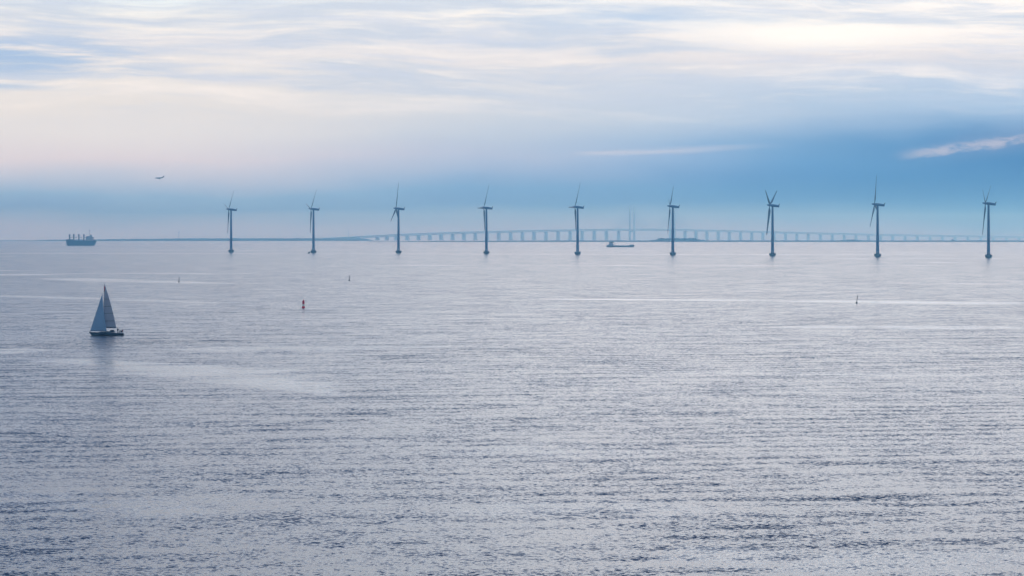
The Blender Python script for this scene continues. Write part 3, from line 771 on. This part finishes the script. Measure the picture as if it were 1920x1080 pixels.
# helmsman: one continuous skinned body standing in the cockpit, hands on the wheel
def make_helmsman():
    root_local = Vector((yX(726), -.05, yZ(930)))
    mw = Matrix.Translation(yacht.location) @ Matrix.Rotation(yacht.rotation_euler.z, 4, 'Z')
    loc = mw @ root_local
    J = [((0,0,.92),.19),((.0,0,1.12),.2),((0,0,1.34),.205),((.01,0,1.47),.09),((.015,0,1.55),.06),((.02,0,1.62),.085),((.03,0,1.71),.098),((.02,0,1.79),.07),
         ((0,-.19,1.42),.075),((.10,-.25,1.16),.055),((.30,-.20,1.02),.042),((.38,-.17,1.02),.035),
         ((0,.19,1.42),.075),((.10,.25,1.16),.055),((.30,.20,1.02),.042),((.38,.17,1.02),.035),
         ((.0,-.10,.86),.105),((.03,-.12,.48),.075),((0,-.12,.09),.052),((.14,-.13,.04),.045),
         ((.0,.10,.86),.105),((.03,.12,.48),.075),((0,.12,.09),.052),((.14,.13,.04),.045)]
    Ed = [(0,1),(1,2),(2,3),(3,4),(4,5),(5,6),(6,7),(2,8),(8,9),(9,10),(10,11),(2,12),(12,13),(13,14),(14,15),(0,16),(16,17),(17,18),(18,19),(0,20),(20,21),(21,22),(22,23)]
    for hand, sg in ((11,-1),(15,1)):                # fingers curl over the wheel rim
        hp = Vector(J[hand][0])
        for q in range(4):
            a = hp+Vector((.05, (q-1.5)*.021, .012)); b = a+Vector((.035-.004*abs(q-1.5), 0, -.03)); i = len(J)
            J.append((tuple(a), .011)); J.append((tuple(b), .009)); Ed += [(hand, i), (i, i+1)]
        a = hp+Vector((.02, -.035*sg, .02)); b = a+Vector((.04, -.012*sg, -.015)); i = len(J)
        J.append((tuple(a), .012)); J.append((tuple(b), .010)); Ed += [(hand, i), (i, i+1)]
    me = bpy.data.meshes.new('person'); me.from_pydata([j[0] for j in J], Ed, [])
    o = bpy.data.objects.new('person', me); C.objects.link(o)
    sk = o.modifiers.new('body', 'SKIN')
    if not me.skin_vertices: me.attributes
    for i, sv in enumerate(me.skin_vertices[0].data):
        sv.radius = (J[i][1], J[i][1]); sv.use_root = (i == 0)
    ss = o.modifiers.new('smooth', 'SUBSURF'); ss.levels = 1; ss.render_levels = 2
    me.materials.append(M['cloth'])
    o.location = loc; o.rotation_euler.z = yacht.rotation_euler.z-R(35)
    tag(o, "person in dark clothing standing upright at the yacht's stern", 'person')
    bm = B(); lathe(bm, [(.09, 1.70), (.108, 1.74), (.10, 1.80), (.05, 1.835)], 14, .025, 0); obj('cap', bm, M['canvas'], o)
    bm = B(); bmesh.ops.create_uvsphere(bm, u_segments=14, v_segments=10, radius=1.0, matrix=Matrix.Translation((.042, 0, 1.665)) @ Matrix.Diagonal((.088, .082, .10, 1)))
    tube(bm, (.12, 0, 1.68), (.148, 0, 1.645), .012, .016, 6)
    obj('face', bm, M['skin'], o)
make_helmsman()

# ------------------------------------------------------------------ buoys and spars
def make_red_buoy():
    px, d = 568.9, 1468; k = d/F/24
    t = thing('red_buoy', 'red pillar buoy with a white band above its float', 'buoy', at(px, d), bearing(px)+R(20))
    Z = lambda v: (768-v)*k
    bm = B(); lathe(bm, [(.25, -.5), (.56, -.15), (.66, .1), (.64, Z(722)), (.50, Z(695)), (.34, Z(672)), (.2, Z(668))], 24); obj('float', bm, M['redpaint'], t)
    bm = B(); lathe(bm, [(.40, Z(684)), (.49, Z(678)), (.49, Z(602)), (.3, Z(599))], 20); obj('white_band', bm, M['whiteband'], t)
    bm = B(); lathe(bm, [(.40, Z(620)), (.42, Z(600)), (.47, Z(470)), (.45, Z(448)), (.22, Z(436)), (.16, Z(430))], 20); b = obj('pillar', bm, M['darkred'], t)
    for a in (0, 1.57, 3.14, 4.71):
        bm = B(); tube(bm, (.46*math.cos(a+.6), .46*math.sin(a+.6), Z(606)), (.50*math.cos(a+.6), .50*math.sin(a+.6), Z(452)), .035, .035, 5); obj('rib', bm, M['redpaint'], b)
    bm = B(); lathe(bm, [(.15, Z(438)), (.13, Z(405)), (.05, Z(398)), (.035, Z(366)), (.01, Z(362))], 12); obj('lantern', bm, M['darkred'], t)
make_red_buoy()
def make_spar():
    t = thing('spar_buoy', '', 'buoy', (0, 0, 0), 0, 'dark spar buoys marking the channel')
    bm = B(); lathe(bm, [(.10, -.6), (.26, -.2), (.30, .1), (.24, .42), (.13, .55), (.1, .57)], 16); obj('float', bm, M['black'], t)
    bm = B(); lathe(bm, [(.10, .5), (.095, 1.5), (.115, 1.52), (.115, 2.1), (.09, 2.12), (.085, 2.7)], 14); obj('pole', bm, M['spar'], t)
    bm = B(); lathe(bm, [(.08, 2.68), (.15, 2.75), (.15, 3.1), (.06, 3.18)], 14); obj('topmark', bm, M['spar'], t)
    return t
sp0 = make_spar()
for i, (px, fy, h, lean, wd, lab) in enumerate([(1606.0, 568.6, 14.9, 7.5, 1.35, 'dark spar buoy leaning to the right, alone on the right half of the water'),
                                            (335.5, 528.7, 8.7, 3.5, 2.0, 'short dark spar buoy above and right of the sailing yacht'),
                                            (654.8, 526.2, 9.8, 2.5, 2.0, 'upright bluish spar buoy above and right of the red buoy')]):
    d = EYE*F/(fy-HY); d = F*(EYE-drop(d))/(fy-HY)
    s = h/F*d/3.18
    t = sp0 if i == 0 else dup(sp0, (0, 0, 0), 0, lab)
    t['label'] = lab; t.location = at(px, d); t.rotation_euler = (0, R(lean), bearing(px)); t.scale = (s*wd, s*wd, s)

# ------------------------------------------------------------------ airliner
def make_plane():
    px, py, d = 299.3, 333.6, 8000; k = d/F/30.85
    c = at(px, d); c.z = EYE+(HY-py)/F*d
    t = thing('airliner', 'dark airliner silhouette with a swept upright tail, flying low over the sea', 'airplane', c, bearing(px)+R(6))
    X = lambda u: (u-905)*k
    Z = lambda v: (585-v)*k
    bm = B(); rows = []
    for u, r, v in ((640,4,606),(652,13,603),(680,24,597),(730,28,592),(850,29,586),(960,28,580),(1040,24,572),(1100,15,560),(1135,6,551)):
        r *= k
        rows.append([(X(u), r*math.cos(2*math.pi*q/16), Z(v)+r*1.05*math.sin(2*math.pi*q/16)) for q in range(16)])
    loft(bm, rows); obj('fuselage', bm, M['plane'], t)
    for sg in (-1, 1):
        bm = B()
        loft(bm, [[(X(850), sg*1.2, -.7), (X(955), sg*1.2, -.8), (X(955), sg*1.2, -1.05), (X(850), sg*1.2, -1.15)], [(X(930), sg*11.5, .3), (X(962), sg*11.5, .3), (X(962), sg*11.5, .2), (X(930), sg*11.5, .18)]])
        obj('wing', bm, M['plane'], t)
        bm = B(); rows = []
        for u, r in ((862,.5),(872,.78),(905,.8),(932,.5)):
            rows.append([(X(u), sg*4.0+r*math.cos(2*math.pi*q/14), -1.75+r*math.sin(2*math.pi*q/14)) for q in range(14)])
        loft(bm, rows); tube(bm, (X(900), sg*4, -1.2), (X(910), sg*4, -.5), .3, .3, 6); obj('engine', bm, M['plane'], t)
        bm = B(); loft(bm, [[(X(1062), sg*.5, Z(560)), (X(1112), sg*.5, Z(556)), (X(1112), sg*.5, Z(560)), (X(1062), sg*.5, Z(566))], [(X(1110), sg*4.2, Z(548)), (X(1134), sg*4.2, Z(546)), (X(1134), sg*4.2, Z(549)), (X(1110), sg*4.2, Z(551))]])
        obj('tailplane', bm, M['plane'], t)
    bm = B(); prism(bm, [(X(1036), Z(566)), (X(1128), Z(552)), (X(1184), Z(468)), (X(1132), Z(462))], -.2, .2); obj('tail_fin', bm, M['plane'], t)
make_plane()


# ------------------------------------------------------------------ haze: the air itself
def make_haze():
    bm = B(); box(bm, -37000, 37000, -37000, 37000, drop(27000)-1, 186)
    m = bpy.data.materials.new('sea haze'); m.use_nodes = True
    t = m.node_tree; t.nodes.clear()
    v = t.nodes.new('ShaderNodeVolumePrincipled'); o = t.nodes.new('ShaderNodeOutputMaterial')
    v.inputs['Color'].default_value = (.29, .68, 1.0, 1)
    v.inputs['Absorption Color'].default_value = (.75, .75, .75, 1)
    v.inputs['Density'].default_value = 8.0e-5
    v.inputs['Anisotropy'].default_value = 0.75
    t.links.new(v.outputs[0], o.inputs['Volume'])
    ob = obj('haze', bm, m, None, False); ob['kind'] = 'stuff'
make_haze()
